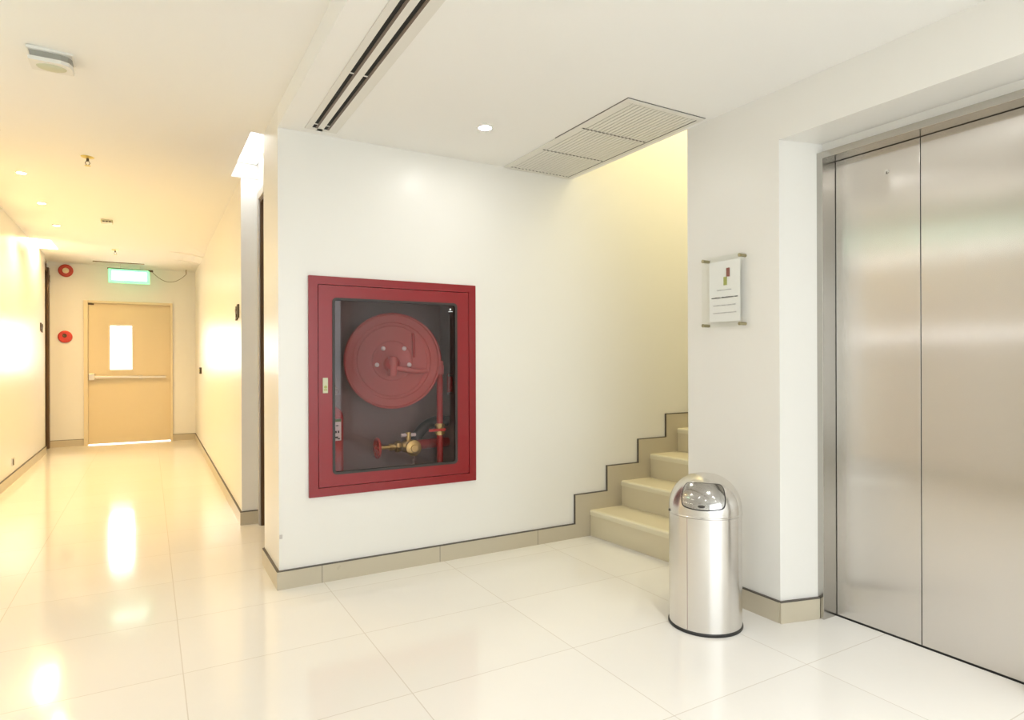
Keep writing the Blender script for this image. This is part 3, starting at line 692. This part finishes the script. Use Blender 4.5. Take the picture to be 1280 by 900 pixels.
for i, y in enumerate((3.82, 4.84, 5.86, 6.88, 7.92)):
    x = -0.815
    l = {2: lab[6], 3: lab[7], 4: lab[8], 0: 'first warm downlight of the corridor row, out by the lobby', 1: 'second warm downlight of the corridor row from the lobby'}[i]
    downlight(x, y, cz(x, y), l, 'ceiling light', G2, 'lampwarm', (16, 46, 86, 92, 84)[i], WARM, 0.030, ang=150)

# beam wall washers set tight against the wall wash it in streaks
# sprinklers
def sprinkler(x, y, label):
    z = cz(x, y); t = thing('fire_sprinkler', label, 'sprinkler', (x, y, z), 'ceiling sprinklers in the corridor')
    b = B(); lathe(b, [(0, 0.040), (-0.004, 0.038), (-0.010, 0.020), (-0.012, 0.010)], (x, y, z), (0, 0, 1), 24); obj('escutcheon', b, 'brass', t, smooth=40)
    b = B(); cyl(b, (x, y, z - 0.010), (x, y, z - 0.03), 0.008, 12)
    for s in (-1, 1): tube(b, [(x + s * 0.006, y, z - 0.028), (x + s * 0.014, y, z - 0.042), (x + s * 0.003, y, z - 0.058)], 0.0025, 6)
    obj('frame_arms', b, 'bronze', t, smooth=40)
    b = B(); lathe(b, [(0, 0.018), (0.0025, 0.018)], (x, y, z - 0.061), (0, 0, 1), 16); obj('deflector', b, 'brass', t)
sprinkler(-0.353, 5.10, 'brass sprinkler head on the corridor ceiling nearer the camera')
sprinkler(-0.355, 9.20, 'small brass sprinkler head on the ceiling in front of the exit sign')
# detector
x, y = -0.35, 7.30; z = cz(x, y)
t = thing('smoke_detector', 'small square cream detector with dark slots on the corridor ceiling', 'detector', (x, y, z))
b = B(); box(b, x - 0.05, x + 0.05, y - 0.05, y + 0.05, z - 0.03, z, 0.006); obj('case', b, 'label_pale', t)
b = B()
for k in range(3): box(b, x - 0.036 + k * 0.026, x - 0.016 + k * 0.026, y - 0.052, y - 0.049, z - 0.028, z - 0.016)
obj('slots', b, 'trimline', t)
# surface fitting near the camera
x, y = -0.375, 3.48; z = cz(x, y)
t = thing('emergency_light', 'bulky white emergency light fixed to the ceiling nearest the camera', 'ceiling light', (x, y, z))
b = B(); box(b, x - 0.085, x + 0.085, y - 0.06, y + 0.075, z - 0.012, z + 0.004, 0.004); obj('mounting_plate', b, 'white', t)
b = B()
prof2 = [(-0.078, -0.052), (0.040, -0.052), (0.066, -0.038), (0.078, -0.006), (0.078, 0.066), (-0.078, 0.066)]
A = [b.verts.new((x + p, y + q * 0.86, z - 0.012)) for p, q in prof2]; D = [b.verts.new((x + p * 0.93, y + q * 0.80, z - 0.040)) for p, q in prof2]
b.faces.new(A); b.faces.new(D[::-1])
for k in range(6): b.faces.new([A[k], A[(k + 1) % 6], D[(k + 1) % 6], D[k]])
obj('neck', b, 'necky', t)
b = B()
A = [b.verts.new((x + p * 1.04, y + q * 1.04, z - 0.040)) for p, q in prof2]; D = [b.verts.new((x + p * 1.0, y + q * 1.0, z - 0.056)) for p, q in prof2]
b.faces.new(A); b.faces.new(D[::-1])
for k in range(6): b.faces.new([A[k], A[(k + 1) % 6], D[(k + 1) % 6], D[k]])
obj('cover', b, 'white', t)
b = B(); ball(b, (x, y + 0.01, z - 0.056), 0.05, (1.15, 0.8, 0.22)); obj('lens', b, 'label_pale', t, smooth=60)

# ------------------------------------------------------------------ corridor end: door, exit sign, bells
# cream fire door
b = B()
box(b, DX0, DX0 + 0.05, 10.772, 10.93, 0, DZ, 0.003); box(b, DX1 - 0.032, DX1, 10.772, 10.93, 0, DZ, 0.003); box(b, DX0 + 0.05, DX1 - 0.032, 10.772, 10.93, DZ - 0.034, DZ, 0.003)
dr = struct('door_1', b, 'creamframe')
lx0, lx1 = DX0 + 0.05, DX1 - 0.032
wx0, wx1, wz0, wz1 = -0.487, -0.208, 1.080, 1.725
b = B()
box(b, lx0, wx0, 10.82, 10.865, 0.012, DZ - 0.034); box(b, wx1, lx1, 10.82, 10.865, 0.012, DZ - 0.034); box(b, wx0, wx1, 10.82, 10.865, 0.012, wz0); box(b, wx0, wx1, 10.82, 10.865, wz1, DZ - 0.034)
bmesh.ops.remove_doubles(b, verts=b.verts, dist=1e-4); lf = obj('door_leaf', b, 'cream', dr)
b = B(); ring_y(b, rect_round(wx0 - 0.02, wx1 + 0.02, wz0 - 0.02, wz1 + 0.02, 0.003, 2), rect_round(wx0 + 0.004, wx1 - 0.004, wz0 + 0.004, wz1 - 0.004, 0.002, 2), 10.812, 10.87); obj('glazing_bead', b, 'creamframe', lf)
b = B(); box(b, wx0, wx1, 10.840, 10.846, wz0, wz1); obj('vision_pane', b, 'glass', lf)
b = B(); box(b, lx0 + 0.06, -0.10, 10.755, 10.785, 0.957, 0.993, 0.005); pb = obj('push_bar', b, 'satin', lf)
b = B(); box(b, -0.085, 0.225, 10.762, 10.785, 0.953, 0.985, 0.004); obj('bar_cover', b, 'satin', pb)
b = B(); box(b, lx0 + 0.005, lx0 + 0.085, 10.745, 10.82, 0.93, 1.03, 0.008); obj('latch_case', b, 'satin', pb)
b = B(); box(b, -0.125, -0.075, 10.775, 10.82, 0.945, 1.0, 0.006); box(b, 0.18, 0.225, 10.78, 10.82, 0.955, 0.983, 0.003); obj('bracket', b, 'satin', pb)
b = B(); box(b, lx0, lx0 + 0.07, 10.79, 10.82, DZ - 0.06, DZ - 0.04, 0.003); obj('top_latch', b, 'bronze', lf)

# dark wooden door in the recess beside the hose wall
b = B()
box(b, XA + 0.001, 0.83, 4.835, 4.86, 0, 2.36); box(b, XA + 0.001, 0.83, 3.98, 4.005, 0, 2.36); box(b, XA + 0.001, 0.83, 4.005, 4.835, 2.335, 2.36)
d2 = struct('door_2', b, 'wood')
b = B(); box(b, XA - 0.012, XA, 4.85, 4.90, 0.0, 2.41, 0.002); box(b, XA - 0.012, XA, 3.94, 3.99, 0.0, 2.41, 0.002); box(b, XA - 0.012, XA, 3.99, 4.85, 2.36, 2.41, 0.002); obj('casing', b, 'grey_casing', d2)
b = B(); box(b, 0.785, 0.825, 4.007, 4.833, 0.008, 2.332); lf2 = obj('door_leaf', b, 'wood', d2)
b = B(); box(b, 0.722, 0.745, 4.829, 4.8355, 1.13, 1.165, 0.001); obj('strike_plate', b, 'chrome', d2)
b = B(); cyl(b, (0.785, 4.06, 1.05), (0.735, 4.06, 1.05), 0.011); cyl(b, (0.738, 4.06, 1.05), (0.738, 4.17, 1.05), 0.009); obj('lever_handle', b, 'chrome', lf2, smooth=40)
# dark wooden door at the far end of the corridor
b = B(); box(b, -1.222, -1.190, 10.69, 10.79, 0, 2.50, 0.002); box(b, -1.222, -1.205, 10.15, 10.69, 2.44, 2.50, 0.002)
d3 = struct('door_3', b, 'wood')
b = B(); box(b, -1.265, -1.225, 10.15, 10.79, 0.005, 2.55); lf3 = obj('door_leaf', b, 'wood', d3)
b = B(); box(b, -1.189, -1.183, 10.71, 10.77, 2.30, 2.40, 0.002); obj('closer_plate', b, 'bronze', d3)

# exit sign hung in front of the end wall
es = thing('exit_sign', 'glowing green and white exit sign hanging in front of the cream end door', 'exit sign', (-0.235, 10.5, 2.33))
b = B(); box(b, -0.49, 0.018, 10.46, 10.54, 2.315, 2.508, 0.006); obj('case', b, 'exit_glow', es)
b = B(); box(b, -0.445, -0.02, 10.454, 10.462, 2.352, 2.475, 0.003); obj('lit_panel', b, 'exit_white', es)
b = B(); box(b, -0.50, 0.055, 10.47, 10.53, 2.509, 2.520, 0.002); box(b, 0.0, 0.06, 10.46, 10.50, 2.492, 2.512, 0.002); obj('top_rail', b, 'bronze', es)
for xx in (-0.35, -0.1):
    b = B(); cyl(b, (xx, 10.5, 2.519), (xx, 10.5, cz(xx, 10.5) + 0.004), 0.008, 12); obj('hanging_rod', b, 'white', es)
b = B(); box(b, -0.66, -0.05, 10.30, 10.304, 2.568, 2.58); obj('ceiling_dark_line', b, 'cable', es)  # thin dark line just under the ceiling
pts = []
for k in range(21):
    u = k / 20; xx = 0.05 + 0.44 * u; pts.append((xx, 10.5 + 0.1 * u, 2.495 + 0.0 * u - 0.13 * 4 * u * (1 - u) + (0.01 * u)))
b = B(); tube(b, pts, 0.0035, 6); tube(b, [pts[-1], (0.49, 10.6, 2.53), (0.49, 10.6, 2.582)], 0.006, 6); obj('hanging_cable', b, 'cable', es, smooth=60)

# alarm bell and call point on the end wall
t = thing('alarm_bell', 'round red alarm sounder with a pale centre high on the end wall', 'alarm', (-1.006, 10.8, 2.48))
b = B(); lathe(b, [(0, 0.088), (0.02, 0.088), (0.032, 0.074), (0.034, 0.044), (0.026, 0.040)], (-1.006, 10.8, 2.48), (0, -1, 0), 40); obj('red_ring', b, 'orange_red', t, smooth=30)
b = B(); lathe(b, [(0.02, 0.041), (0.030, 0.038), (0.034, 0.020), (0.035, 0)], (-1.006, 10.8, 2.48), (0, -1, 0), 32, caps=False); obj('pale_centre', b, 'creamframe', t, smooth=30)
t = thing('fire_call_point', 'round bright red call point on the end wall left of the cream door', 'alarm', (-1.016, 10.8, 1.55))
b = B(); lathe(b, [(0, 0.085), (0.02, 0.085), (0.034, 0.070), (0.036, 0.0)], (-1.016, 10.8, 1.55), (0, -1, 0), 40, caps=False); obj('red_disc', b, 'bright_red', t, smooth=30)
b = B(); lathe(b, [(0.03, 0.028), (0.042, 0.026), (0.042, 0.014), (0.038, 0.012), (0.038, 0)], (-1.02, 10.8, 1.565), (0, -1, 0), 28, caps=False); obj('button', b, 'bronze', t, smooth=30)
t['label'] = 'round bright red call point on the end wall beside the cream door'

# small dark metal pictogram signs standing off the corridor walls
def figure_sign(x, s, yc, zc, h, w, label, loc):
    """cut-out of two small figures, read from the far side as thin dark strokes"""
    t = thing('pictogram_sign', label, 'sign', (x, yc, zc - h / 2))
    def bx(nm, pieces):
        for (ya, yb_, za, zb_) in pieces:
            b = B(); box(b, min(x, x + s * 0.012), max(x, x + s * 0.012), yc + w * ya, yc + w * yb_, zc + h * za, zc + h * zb_, 0.001)
            obj(nm, b, 'bronze', t)
    bx('tall_stroke', [(-0.50, -0.30, -0.38, 0.5), (-0.30, -0.12, 0.34, 0.48)])
    bx('figure_stroke', [(-0.14, 0.04, -0.10, 0.12), (-0.10, 0.10, 0.22, 0.38), (-0.12, 0.06, -0.45, -0.30)])
    bx('ornate_stroke', [(0.14, 0.40, -0.08, 0.42), (0.40, 0.5, 0.05, 0.28), (0.18, 0.32, -0.42, -0.08), (0.10, 0.46, -0.5, -0.42)])
figure_sign(0.583, -1, 5.13, 1.557, 0.115, 0.16, 'small dark cut-out sign high on the wall near the brown door', 0)
figure_sign(XL, 1, 9.80, 1.627, 0.115, 0.18, 'small dark cut-out sign on the washed wall near the end door', 0)
# exit sign guessed from a green streak; slim strips added for streaks in lift doors
es2 = thing('exit_sign', 'green and white exit sign box on the wall facing the lift', 'exit sign', (XL + 0.05, 3.0, 2.30))
b = B(); box(b, XL, XL + 0.07, 2.72, 3.25, 2.30, 2.48, 0.006); obj('case', b, 'exit_glow', es2)
b = B(); box(b, XL + 0.068, XL + 0.075, 2.77, 3.20, 2.335, 2.445, 0.003); obj('lit_panel', b, 'exit_white', es2)
for z, l in ((2.22, 'upper slim lit strip added for door streaks on the wall facing the lift'), (1.425, 'lower slim lit strip added for door streaks on the wall facing the lift')):
    t = thing('added_streak_strip', l, 'added light strip', (XL, 3.1, z))
    b = B(); box(b, XL, XL + 0.03, 1.60, 4.60, z - 0.02, z + 0.02, 0.004); obj('housing', b, 'chrome', t)
    b = B(); box(b, XL + 0.029, XL + 0.036, 1.62, 4.58, z - 0.006, z + 0.006, 0.002); obj('diffuser', b, 'strip', t)
# little wall plates
t = thing('wall_plate', 'tiny dark switch plate on the wall close to the end door', 'switch', (0.61, 9.45, 1.03))
b = B(); box(b, 0.590, 0.6135, 9.34, 9.48, 1.03, 1.115, 0.002); obj('plate', b, 'bronze', t)
b = B(); box(b, 0.586, 0.592, 9.38, 9.44, 1.05, 1.095, 0.001); obj('rocker', b, 'brass', t)
t = thing('wall_socket', 'small dark socket low on the washed corridor wall', 'socket', (XL, 7.83, 0.17))
b = B(); box(b, XL, XL + 0.012, 7.79, 7.88, 0.17, 0.245, 0.002); obj('plate', b, 'chrome', t)
b = B(); box(b, XL + 0.011, XL + 0.016, 7.80, 7.83, 0.18, 0.235, 0.001); obj('rocker', b, 'bronze', t)
# little bump on the corner of the hose wall
t = thing('door_stop', 'tiny grey stop stuck low on the corner edge of the hose wall', 'door stop', (0.60, YF, 0.27))
b = B(); box(b, 0.585, 0.600, YF - 0.004, YF, 0.262, 0.284, 0.0015); obj('pad', b, 'grey_casing', t)
